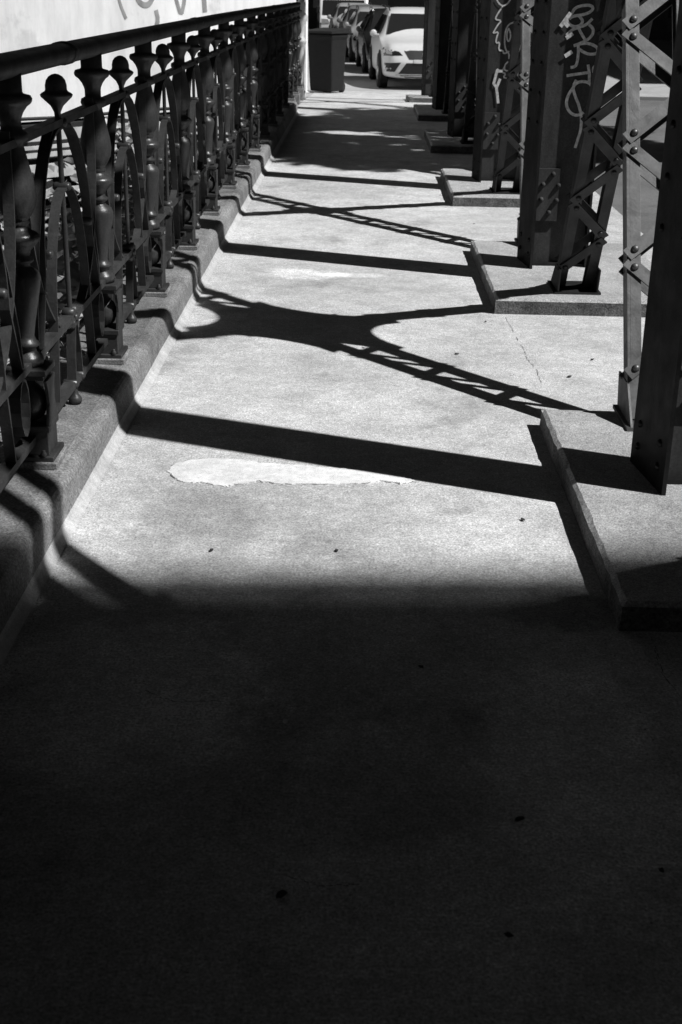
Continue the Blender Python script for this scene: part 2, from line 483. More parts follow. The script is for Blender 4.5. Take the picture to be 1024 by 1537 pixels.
def post(n):
    yc = Y0+PITCH*n; g = gz(yc); t = .014
    mb = MB()
    mb.prism([(XA+.015, yc-.165, g+ZB-.01), (XA+.015+t, yc-.165, g+ZB-.01), (XA-.025+t, yc+.165, g+ZB-.01), (XA-.025, yc+.165, g+ZB-.01)], (0, 0, ZT-g-ZB+.01))   # left flange
    mb.box((XB-t, yc-.085, g+ZB-.01), (XB, yc+.06, ZT))                       # right flange
    wb = MB(); wb.box((XA+t-.004, yc-.006, g+ZB-.01), (XB-t, yc+.006, ZT))      # web
    for x0, x1 in ((XA+t-.02, XA+t+.045), (XB-t-.045, XB-t)):                     # angles joining web and flange, behind the web
        mb.box((x0, yc+.006, g+ZB), (x1, yc+.014, ZT))
    # splice plate with rivets on the web, base angle
    z0, z1 = g+.34, g+.64
    pb = MB(); pb.box((XA+.02, yc-.026, z0), (XA+.17, yc-.007, z1))
    rb = pb
    mb.box((XA+t, yc-.06, g+ZB), (XB-t, yc-.006, g+ZB+.014))
    for (u, v) in ((.11,.27),(.055,.21),(.145,.205),(.05,.125),(.14,.12),(.10,.05)):
        rb.dome((XA+.02+u, yc-.026, z0+v), (0,-1,0), .015, .022)
    for zz in [g+.9+.16*q for q in range(20)]:
        if zz < ZT-.1:
            mb.dome((XA+.05, yc+.014, zz), (0,1,0), .014, .012)
            for yy in (-.1, .1): mb.dome((XA-.005-yy*.12, yc+yy, zz), (-1,0,0), .014, .011)
    for zz in (.16, .24):
        for yy in (-.1, .1): mb.dome((XA-.005-yy*.12, yc+yy, g+zz), (-1,0,0), .014, .011)
    o = mb.build('post', M['steel'], truss)
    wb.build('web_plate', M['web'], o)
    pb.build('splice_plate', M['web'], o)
    return o
def diagonal(n, s):
    """laced strut rising from post n by s (+1 away, -1 towards the camera)"""
    yc = Y0+PITCH*n; g = gz(yc+s*.6); OFF = OF[s]; AS = SL[s]; CA = CL[s]
    base = Vector((0, yc+s*OFF, g+ZB)); dr = Vector((0, s*AS, 1)).normalized()
    zt = ZT+.1; L = (zt-base.z)/dr.z
    nr = Vector((0, -dr.z, dr.y)) if s > 0 else Vector((0, -dr.z, dr.y))      # near face direction (towards -Y)
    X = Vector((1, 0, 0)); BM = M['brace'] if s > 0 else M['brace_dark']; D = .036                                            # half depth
    mb = MB()
    ext = base - dr*.0
    for xc, sg in ((CA, 1), (CB, -1)):
        p0 = ext+X*(xc+sg*.006); p1 = base+dr*L+X*(xc+sg*.006)
        mb.beam(p0, p1, X*.006, nr*D)
        for q in (1, -1):
            f0 = X*(xc+sg*(.012+.021))+nr*(q*(D-.006))
            mb.beam(ext+f0, base+dr*L+f0, X*.021, nr*.006)
    # foot: shoe plates filling the end of the strut
    mb.beam(base+X*(CA+.012), base+dr*.16+X*(CA+.012), X*.001, nr*D)
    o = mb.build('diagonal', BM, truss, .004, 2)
    lb = MB(); rb = lb; st = .235
    for q in (1, -1):
        k = 0; t = .16
        lift = nr*(q*(D+.004))
        while t+st < (L-.1 if n != -1 else 2.35):
            x0, x1 = (CA+.03, CB-.03) if k % 2 == 0 else (CB-.03, CA+.03)
            p0 = base+dr*(t+.035)+X*x0+lift*(1.0 if k % 2 else 1.12); p1 = base+dr*(t+st-.035)+X*x1+lift*(1.0 if k % 2 else 1.12)
            d = (p1-p0).normalized(); sd = d.cross(nr).normalized()
            lb.beam(p0-d*.04, p1+d*.04, sd*.025, nr*.004)
            for p in (p0, p1): rb.dome(p+nr*(q*.004), nr*q, .015, .013)
            k += 1; t += st
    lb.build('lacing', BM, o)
    # gusset shoe at the foot
    gb = MB()
    for xx in (CA-.004, CB+.004-.008):
        gb.prism([(xx, yc+s*(OFF-.13), base.z), (xx, yc+s*(OFF+.16), base.z), (xx, yc+s*(OFF+.20), base.z+.14), (xx, yc+s*(OFF+.02), base.z+.14)], (.008, 0, 0))
    gb.box((CA-.02, min(yc+s*(OFF-.13), yc+s*(OFF+.17)), base.z-.002), (CB+.02, max(yc+s*(OFF-.13), yc+s*(OFF+.17)), base.z+.012))
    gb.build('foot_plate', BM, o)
    return o
def gusset(n):
    """star shaped plates where the diagonals cross between post n and n+1"""
    yc = Y0+PITCH*n+YC; zc = ZC+gz(yc)
    aA, aB = math.atan2(1, SL[1]), math.pi-math.atan2(1, SL[-1])
    angs = [aA, aB, math.pi+aA, math.pi+aB]
    out = []
    big = n <= 0
    arm, hw = (.62, .085) if big else (.2, .06)
    for i in range(4):
        a, b = angs[i], angs[(i+1) % 4]+(2*math.pi if i == 3 else 0)
        e = Vector((math.cos(a), math.sin(a))); nn = Vector((-e.y, e.x))
        out += [tuple(e*arm-nn*hw), tuple(e*arm+nn*hw)]
        e2 = Vector((math.cos(b), math.sin(b))); n2 = Vector((e2.y, -e2.x))
        p0 = e*arm*.8+nn*hw; p1 = e2*arm*.8+n2*hw
        mid = Vector((math.cos((a+b)/2), math.sin((a+b)/2)))
        wide = (b-a) > math.pi/2
        m = mid*(.20 if wide else .26)*(arm/.62)
        for t in (.0, .15, .3, .45, .5, .55, .7, .85, 1):
            q = p0*(1-t)**2+m*(2*t*(1-t))+p1*t*t
            out.append(tuple(q))
    mb = MB()
    for xx in (CA-.012, CB+.004):
        mb.prism([(xx, yc+p[0], zc+p[1]) for p in out], (.008, 0, 0))
    rb = mb; mb.box((CA-.008, yc-.03, zc-.03), (CB+.008, yc+.03, zc+.03))
    for a in angs:
        for r in ((.25, .38, .5) if big else (.08, .15)):
            rb.dome((CA-.012, yc+math.cos(a)*r, zc+math.sin(a)*r), (-1, 0, 0), .015, .012)
    return mb.build('gusset_plate', M['steel'], truss)
posts = {}
for n in range(-2, 6): posts[n] = post(n)
for n in range(-2, 6):
    if n > -2: diagonal(n, -1)
    if n < 5: diagonal(n, 1); gusset(n)
mb = MB(); ya, yb = Y0-2*PITCH-.3, Y0+5*PITCH+.3
mb.box((XA-.05, ya, ZT), (XB+.05, yb, ZT+.34)); mb.box((XA-.09, ya, ZT+.34), (XB+.09, yb, ZT+.37))
mb.build('top_chord', M['steel'], truss, .004, 1)

# graffiti on the webs of two posts
def px_to(xz, ax, bx, az, bz): return [(ax+bx*x, az+bz*z) for x, z in xz]
G1 = [[(330,85),(350,50),(400,35),(450,35),(465,55),(440,80),(390,95),(340,100),(318,115)],
 [(300,120),(310,150),(345,168),(385,158),(400,130),(380,105)], [(455,120),(420,155),(370,170),(330,185),(300,215)],
 [(370,170),(390,210),(412,245)], [(440,155),(465,180),(460,215),(430,245),(390,265),(350,280)],
 [(345,282),(410,265),(460,275),(495,300),(490,330),(450,338),(410,328),(370,300)],
 [(370,290),(370,340),(360,400),(345,415),(325,418)], [(300,470),(360,460),(435,450)], [(432,405),(440,460),(438,505)],
 [(488,405),(466,415),(462,440),(475,462),(490,460)],
 [(355,500),(335,540),(345,590),(375,660),(390,740),(385,820),(365,880),(350,930)],
 [(345,530),(365,512),(400,505),(440,515),(462,550)], [(340,540),(305,590),(290,650),(310,700),(350,725),(390,715),(425,680)],
 [(262,160),(285,130),(318,85)], [(280,135),(305,160)], [(298,232),(330,210)], [(290,345),(325,322)]]
CV1 = ((.8492, .000896, .0000738), (1.5484, .0000165, -.000852))
CV2 = ((.8218, .000857, .0000519), (1.5116, .0000237, -.000811))
def conv1(p):   # photo tracing of the letters turned into metres on the web (x, z)
    x, y = p
    return (CV1[0][0]+CV1[0][1]*x+CV1[0][2]*y, CV1[1][0]+CV1[1][1]*x+CV1[1][2]*y)
mb = MB()
for i, s in enumerate(G1):
    w = .008 if i < 13 else .011
    stroke(mb, smooth_pts([conv1(p) for p in s]), w, Y0+PITCH-.0085-.0006*i)
mb.build('graffiti', M['spray'], posts[1])
G2 = [[(350,60),(330,90),(290,150),(280,185),(340,195),(300,240),(265,300),(260,315),(312,300),(290,360),(285,410),(322,400),(310,480),(350,480),(362,515),(410,490)],
 [(460,212),(410,230),(380,280),(368,360),(370,440),(388,490),(412,512),(412,560)], [(500,215),(528,260),(535,350),(528,440),(500,500),(482,540)],
 [(407,270),(390,310),(390,365),(405,400),(425,365),(425,310),(407,270)], [(495,260),(505,310),(500,370),(482,395)],
 [(455,480),(475,500),(490,478)], [(450,600),(445,790),(480,785),(500,700),(495,655),(455,630),(520,580),(530,650),(500,660)],
 [(400,590),(370,620),(365,670),(400,680)], [(365,640),(340,690),(380,705),(355,740),(385,750)],
 [(290,-10),(310,30),(350,60),(395,40),(420,0)]]
G2w = [[(340,680),(315,680),(297,668),(262,800),(290,842),(322,760)], [(288,840),(296,900),(305,990)]]
def conv2(p):
    x, y = p
    return (CV2[0][0]+CV2[0][1]*x+CV2[0][2]*y, CV2[1][0]+CV2[1][1]*x+CV2[1][2]*y)
mb = MB()
for i, s in enumerate(G2): stroke(mb, smooth_pts([conv2(p) for p in s], 1), .006, Y0+2*PITCH-.0085-.0006*i)
mb.build('graffiti', M['spray'], posts[2]); mb = MB()
for i, s in enumerate(G2w): stroke(mb, [conv2(p) for p in s], .011, Y0+2*PITCH-.016-.0006*i)
mb.build('graffiti', M['spray'], posts[2])

# ------------------------------------------------------------------ cast iron railing
XR = -1.045
rail = empty('iron_railing', (XR, 3.98, .146)); rail.location = (0, 0, 0)
tag(rail, 'dark ornamental cast iron railing of urn balusters and pointed arches along the left kerb', 'railing')
BAY = 1.25; YB0 = 3.98
NB = range(-2, 15)
def baluster():
    mb = MB()
    # from pedestal to rail (z above deck level)
    prof = [(.048,.467),(.05,.485),(.044,.50),(.03,.508),(.026,.522),(.038,.530),(.042,.538),(.03,.546),(.024,.56),(.030,.60),(.042,.66),(.053,.715),(.057,.745),(.050,.765),(.030,.778),
            (.026,.788),(.038,.796),(.040,.803),(.028,.812),(.032,.83),(.052,.850),(.062,.862),(.064,.873),(.054,.884),(.040,.890),(.033,.900),(.030,.908),(.037,.914),(.030,.922),
            (.042,.935),(.057,.965),(.062,.995),(.057,1.035),(.046,1.085),(.035,1.135),(.032,1.15),(.046,1.158),(.049,1.168),(.046,1.18),(.031,1.188),(.031,1.212),(.033,1.222),(.040,1.238),(.052,1.254),(.063,1.262),
            (.067,1.268),(.068,1.276),(.064,1.285),(.050,1.289),(.043,1.291),(.041,1.296),(.041,1.35)]
    mb.lathe([(r, z) for r, z in prof], n=20)
    return mb.build('baluster', M['iron'])
b0 = baluster(); b0.parent = rail
def pedestal(par):
    mb = MB()
    w = .068
    mb.box((-w, -w, .446), (w, w, .466)); mb.box((-w*.85, -w*.85, .43), (w*.85, w*.85, .446))
    mb.box((-w, -w, .262), (w, w, .282)); mb.box((-w*.9, -w*.9, .182), (w*.9, w*.9, .262))
    # waisted side cheeks
    for sx in (-1, 1):
        pr = [(-.062,.282),(-.05,.31),(-.036,.35),(-.04,.39),(-.058,.43),(.058,.43),(.04,.39),(.036,.35),(.05,.31),(.062,.282)]
        mb.prism([(sx*.062-.006, y, z) for y, z in pr], (.012, 0, 0))
    mb.box((-.078, -.078, .166), (.078, .078, .182))
    bb = MB(); bb.lathe([(.004,.282),(.02,.286),(.04,.302),(.051,.33),(.052,.352),(.044,.38),(.028,.398),(.018,.41),(.018,.43)], n=16)
    bb.build('ball', M['iron'], par)
    nb = mb
    for y in (-.066,):
        for x in (-.03, .045):
            nb.lathe([(.011,.182),(.011,.194),(.007,.196),(.007,.204)], (x, -.071, 0), 6)
    o = mb.build('pedestal', M['iron'], par, .003, 1)
    fb = MB(); fb.prism([(-.085,-.088,.140),(.09,-.085,.140),(.086,.086,.140),(-.084,.09,.140)], (0, 0, .0258))
    fb.build('mortar_bed', M['kerb'], par, .004, 1)
pedestal(b0)
def stem():
    mb = MB()
    mb.lathe([(.022,.146),(.026,.16),(.020,.172),(.014,.18),(.0095,.2),(.0095,.6),(.0095,1.16),(.012,1.185),(.022,1.205),(.038,1.220),(.053,1.234),(.056,1.241),(.051,1.246),(.040,1.252),(.037,1.258),(.037,1.272),(.033,1.288),(.024,1.300),(.012,1.307),(.003,1.309)], n=16)
    o = mb.build('finial_bar', M['iron'], rail)
    return o
s0 = stem()
def ell(p0, p1, vertical_first=True, n=14):
    """quarter ellipse from p0 to p1 in (y,z): leaves p0 level, arrives at p1 upright"""
    out = []
    for i in range(n+1):
        t = i/n*math.pi/2
        out.append((p0[0]+(p1[0]-p0[0])*math.sin(t), p1[1]+(p0[1]-p1[1])*math.cos(t)))
    return out
def scroll():
    """flat bar arches of one bay, centred on the finial bar at y = 0"""
    mb = MB(); hw = .0165; th = .0045
    def bar(yz, x=0.0):
        pts = [(x, y, z) for y, z in yz]
        mb.sweep(pts, [(-th, -hw), (th, -hw), (th, hw), (-th, hw)], up=(1, 0, 0), smooth=False)
    H = BAY/2
    for s in (-1, 1):
        # pointed outer arch: finial bar -> flank of the baluster
        a = [(s*.004, 1.135)]+[(s*(.03+.36*math.sin(t)**.9), 1.135-(1.135-.70)*(1-math.cos(t))) for t in [i/14*math.pi/2 for i in range(1, 15)]]
        a += [(s*(.39+.10*i/5), .70-(.70-.47)*i/5) for i in range(1, 6)]
        bar(a, .002)
        # arm from the top band beside the baluster, sweeping in to the low boss on the finial bar
        b = [(s*(H-.075), 1.19), (s*(H-.08), 1.05)]+[(s*((H-.08)-(H-.11)*(1-math.cos(t))), 1.05-.60*math.sin(t)) for t in [i/14*math.pi/2 for i in range(1, 15)]]
        bar(b, -.002)
        # inner arch
        c = [(s*.004, .93)]+[(s*(.02+.26*math.sin(t)), .93-.46*(1-math.cos(t))) for t in [i/12*math.pi/2 for i in range(1, 13)]]
        c += [(s*.30, .36), (s*.32, .24)]
        bar(c, .004)
        # interlacing bar from the low band up to the head of the arch
        bar([(s*(H-.10), .47), (s*(H-.12), .60), (s*.43, .80), (s*.33, .97), (s*.22, 1.08), (s*.12, 1.145)], -.005)
        # ring by the pedestal
        ring = [(s*(H-.15)+.055*math.cos(t), .37+.09*math.sin(t)) for t in [i/12*2*math.pi for i in range(13)]]
        bar(ring, .003)
        # struts between low band and bottom band
        bar([(s*.012, .46), (s*.05, .33), (s*.06, .235)], .006)
    kb = mb
    for (y, z) in ((0, 1.15), (0, .935), (0, .47), (-.33, .76), (.33, .76)):
        kb.lathe([(.012,-.03),(.016,-.022),(.016,.022),(.012,.03)], (0, y, z), 10, 'x')
    for a in range(4):
        t = a*math.pi/2+math.pi/4
        kb.lathe([(.004,-.026),(.02,-.02),(.02,.02),(.004,.026)], (0, .028*math.cos(t), .47+.028*math.sin(t)), 10, 'x')
    for s in (-1, 1):
        kb.lathe([(.006,-.03),(.018,-.024),(.018,.024),(.006,.03)], (0, s*.058, .235), 10, 'x')
    return mb.build('scrollwork', M['iron'], rail)
c0 = scroll()
for i in NB:
    y = YB0+BAY*i
    o = b0 if i == NB[0] else copy_tree(b0, rail)
    o.location = (XR, y, rz(y))
    if y > 18.7:                                # past the kerb each foot stands on its own stone
        fb = MB(); fb.box((XR-.1, y-.1, gz(y)-.05), (XR+.1, y+.1, rz(y)+.139)); fb.build('footing', M['kerb'], rail, .008, 2)
    if i == NB[-1]: break
    ym = y+BAY/2
    o = s0 if i == NB[0] else copy_tree(s0, rail)
    o.location = (XR, ym, rz(ym))
    if ym > 18.7:
        fb = MB(); fb.box((XR-.05, ym-.05, gz(ym)-.05), (XR+.05, ym+.05, rz(ym)+.147)); fb.build('footing', M['kerb'], rail, .006, 2)
    o = c0 if i == NB[0] else copy_tree(c0, rail)
    o.location = (XR, ym, rz(ym))
yr = [YB0+BAY*NB[0]-.5+.25*i for i in range(int((BAY*len(NB)-.2)/.25)+2)]
yr = [y for y in yr if y <= YB0+BAY*NB[-1]+.06]
mb = MB()
sec = [(.052*math.cos(a)*(1 if math.sin(a) > 0 else .95), .036*math.sin(a)) for a in [2*math.pi*k/18 for k in range(18)]]
mb.sweep([(XR, y, rz(y)+1.368) for y in yr], sec)
h = mb.build('handrail', M['iron'], rail)
mb = MB()
for y in (4.72, 8.5, 12.2, 16, 19.2):
    mb.sweep([(XR, y+d, rz(y+d)+1.368) for d in (0, .05)], [(a*1.07, b*1.1) for a, b in sec])
mb.build('rail_sleeve', M['iron'], h)
for z, hx, hz in ((1.153,.021,.012),(.474,.021,.012),(.235,.021,.012)):
    mb = MB(); mb.sweep([(XR, y, rz(y)+z) for y in yr], [(-hx,-hz),(hx,-hz),(hx,hz),(-hx,hz)], smooth=False)
    mb.build('band', M['iron'], rail)
# end post of the railing, its pale colour standing in for sunlight
mb = MB(); ye = YB0+BAY*NB[-1]+.55; ge = gz(ye)
mb.lathe([(.09,0),(.09,.12),(.06,.14),(.05,.3),(.055,.55),(.07,.7),(.05,.82),(.09,.86),(.09,.9),(.05,.95),(.055,1.1),(.1,1.2),(.1,1.26),(.06,1.32),(.07,1.45),(.03,1.52)], (XR+.03, ye, ge), 16)
mb.build('end_post', M['galv'], rail)

# ------------------------------------------------------------------ leaf plants
def leaves(mb, pts, size, r, flat=.0):
    for p in pts:
        s = size*r.uniform(.6, 1.35)
        q = Matrix.Rotation(r.uniform(0, 6.28), 3, 'Z') @ Matrix.Rotation(r.uniform(-1.1, 1.1), 3, 'X') @ Matrix.Rotation(r.uniform(-.7, .7), 3, 'Y')
        out = [(-.5, 0, 0), (-.15, -.33, .06), (.25, -.26, .05), (.55, 0, -.04), (.25, .26, .05), (-.15, .33, .06)]
        vs = [Vector(p)+q @ (Vector(a)*s) for a in out]
        mb.add(vs, [(0, 1, 2, 3), (0, 3, 4, 5)])
def bush(x, y, z, rx, ry, rz, n, size, label, seed):
    r = random.Random(seed)
    e = empty('bush', (x, y, z)); tag(e, label, 'bush', 'bushes on the river bank')
    lumps = [(r.uniform(-.6, .6)*rx, r.uniform(-.6, .6)*ry, r.uniform(.25, .8)*rz, r.uniform(.35, .6)) for _ in range(9)]
    pts = []
    while len(pts) < n:
        lx, ly, lz, lr = r.choice(lumps)
        v = Vector((r.gauss(0, 1), r.gauss(0, 1), r.gauss(0, 1))).normalized()*(r.uniform(.55, 1)**.5)
        p = (lx+v.x*lr*rx, ly+v.y*lr*ry, lz+v.z*lr*rz)
        if p[2] > 0: pts.append(p)
    mb = MB(); leaves(mb, pts, size, r); mb.build('foliage', M['leaf'], e)
    sb = MB()
    for lx, ly, lz, lr in lumps:
        sb.tube([(0, 0, -.3), (lx*.4, ly*.4, lz*.4), (lx, ly, lz)], .02, 6)
    sb.build('stems', M['bark'], e)
bush(-2.3, 6.6, -2.7, .75, 1.5, 3.0, 2600, .11, 'dense leafy bush just outside the railing, nearest to the camera', 3)
bush(-3.3, 9.6, -2.9, 1.2, 1.8, 2.75, 2600, .13, 'leafy bush on the bank, second from the camera', 4)
bush(-3.4, 13.6, -3.0, 1.4, 2.0, 2.35, 2400, .15, 'broad leafy bush further along the bank', 5)
bush(-5.6, 13.0, -3.4, 1.6, 2.2, 2.1, 2000, .16, 'low leafy bush out on the bank behind the others', 6)
bush(-2.6, 17.6, -3.0, 1.0, 2.0, 2.2, 1500, .16, 'leafy bush near the far end of the bridge', 8)
bush(-3.2, 22.0, -3.0, 1.4, 1.8, 2.3, 1400, .18, 'leafy bush in front of the pale building foot', 9)

# ------------------------------------------------------------------ pale building on the left, quay wall, barrier boards
A = Vector((-1.45, 29.2, 0)); B = Vector((-12.8, 16.3, 0))
dirw = (B-A).normalized(); nw = Vector((-dirw.y, dirw.x, 0))
if nw.y > 0: nw = -nw
bld = empty('pale_building', (-7, 26, 0)); bld.location = (0, 0, 0)
tag(bld, 'pale plastered building in full sun behind the railing with dark sprayed writing', 'building')
def onw(t, z, off=0.0): return A+dirw*t+nw*off+Vector((0, 0, z))
Lw = (B-A).length
mb = MB(); back = -nw*7
pl = [onw(0, -.75), onw(Lw, -.75), onw(Lw, -.75)+back, onw(0, -.75)+back]
mb.prism(pl, (0, 0, 9.7)); mb.build('wall', M['plaster'], bld)
mb = MB(); pl = [onw(-.3, 8.95, .3), onw(Lw+.3, 8.95, .3), onw(Lw+.3, 8.95)+back, onw(-.3, 8.95)+back]
mb.prism(pl, (0, 0, .25)); mb.build('roof', M['darkwall'], bld)
for r_ in range(2):
    for c_ in range(5):
        mb = MB(); t = 1.6+c_*3.3; z = 3.2+r_*2.9
        mb.prism([onw(t, z, .01), onw(t+1.1, z, .01), onw(t+1.1, z+1.7, .01), onw(t, z+1.7, .01)], nw*.03)
        mb.build('window', M['window'], bld)
# sprayed strokes on the wall
mb = MB()
def wst(pts, w):
    mb = MB()
    for i, (a, b) in enumerate(zip(pts, pts[1:])):
        a, b = Vector(a), Vector(b); d = (b-a); s = Vector((-d.y, d.x)).normalized()*w; e = d.normalized()*w*.4
        q = [a-e-s, b+e-s, b+e+s, a-e+s]
        mb.add([onw(p.x, p.y, .004+.0004*i) for p in q], [(0, 1, 2, 3)])
    mb.build('graffiti_stroke', M['spray_dark'], bld)
GW = []
# ---- filled in below once the wall geometry is known (t along the wall, z)
wst(smooth_pts([(4.78, 1.75), (4.74, 1.45), (4.68, 1.22), (4.56, 0.98)]), .03)
wst(smooth_pts([(4.34, 1.75), (4.32, 1.42), (4.2, 1.22), (4.0, 1.2), (3.88, 1.36)]), .05)
wst(smooth_pts([(3.82, 1.1), (3.78, 0.95), (3.84, 0.8)], 1), .05)
wst(smooth_pts([(3.43, 1.75), (3.33, 1.35), (3.2, 1.0), (3.1, 1.3), (3.03, 1.75)], 1), .045)
wst(smooth_pts([(2.63, 1.7), (2.6, 1.35), (2.58, 1.1)], 1), .06)
# dark quay wall under the building
mb = MB()
mb.prism([onw(-.2, -4, .12), onw(Lw+6, -4, .12), onw(Lw+6, -4, -.6), onw(-.2, -4, -.6)], (0, 0, 3.2))
o = mb.build('quay_wall', M['darkstone']); tag(o, 'dark stone quay wall at the foot of the pale building', 'wall')
bar = empty('board_barrier', (0, 0, 0)); tag(bar, 'barrier of long white horizontal boards in front of the dark quay wall', 'barrier')
for z0, z1 in ((-1.02, -.83), (-1.16, -1.10), (-1.30, -1.22), (-1.66, -1.42), (-2.02, -1.86)):
    mb = MB(); mb.prism([onw(1.0, z0, .55), onw(Lw+4, z0, .55), onw(Lw+4, z0, .60), onw(1.0, z0, .60)], (0, 0, z1-z0))
    mb.build('board', M['white_board'], bar)
for t in range(0, 20, 3):
    mb = MB(); mb.prism([onw(1.3+t, -2.9, .45), onw(1.45+t, -2.9, .45), onw(1.45+t, -2.9, .548), onw(1.3+t, -2.9, .548)], (0, 0, 2.1))
    mb.build('barrier_post', M['black'], bar)
mb = MB(); mb.tube([onw(t, -.62+.015*math.sin(t*1.7), .7) for t in [0.8+.5*i for i in range(34)]], .03, 8)
tag(mb.build('cable', M['black']), 'black cable running level along the foot of the pale building', 'cable')

# ------------------------------------------------------------------ bin and pole
yb = 25.9; g = gz(yb)
bn = empty('wheelie_bin', (-.70, yb, g)); tag(bn, 'dark two wheeled rubbish bin standing at the far end of the walkway', 'bin')
mb = MB()
w0, w1, d0, d1, hh = .24, .29, .22, .30, 1.1
vs = []
for w, d, z in ((w0, d0, .03), (w0+.01, d0+.01, .2), (w1-.02, d1-.02, .95), (w1, d1, 1.0), (w1, d1, 1.06)):
    vs += [(-w, -d, z), (w, -d, z), (w, d, z), (-w, d, z)]
fs = [(3, 2, 1, 0), (16, 17, 18, 19)]
for i in range(4):
    for q in range(4): fs.append((i*4+q, i*4+(q+1) % 4, i*4+4+(q+1) % 4, i*4+4+q))
mb.add(vs, fs); mb.build('body', M['bin'], bn, .03, 3)
mb = MB(); mb.add([(-.32,-.36,1.062),(.32,-.36,1.062),(.32,.34,1.062),(-.32,.34,1.062),(-.31,-.34,1.11),(.31,-.34,1.11),(.29,.32,1.15),(-.29,.32,1.15)],
                  [(3,2,1,0),(4,5,6,7),(0,1,5,4),(1,2,6,5),(2,3,7,6),(3,0,4,7)])
lid = mb.build('lid', M['bin'], bn, .012, 2)
mb = MB(); mb.tube([(-.3, .44, 1.05), (.3, .44, 1.05)], .018, 8, (0, 0, 1)); mb.build('handle', M['bin'], bn)
for sx in (-1, 1):
    mb = MB(); mb.lathe([(.03,-.03),(.1,-.028),(.1,.028),(.03,.03)], (sx*.19, .23, .1), 16, 'x'); mb.build('wheel', M['rubber'], bn)
bn.rotation_euler = (0, 0, R(-30))
mb = MB(); mb.lathe([(.07,0),(.07,.02),(.034,.03),(.032,3.6),(.0,3.62)], (-1.085, 25.6, gz(25.6)), 14)
o = mb.build('metal_pole', M['galv']); tag(o, 'slim bright metal pole standing just left of the dark bin', 'pole')

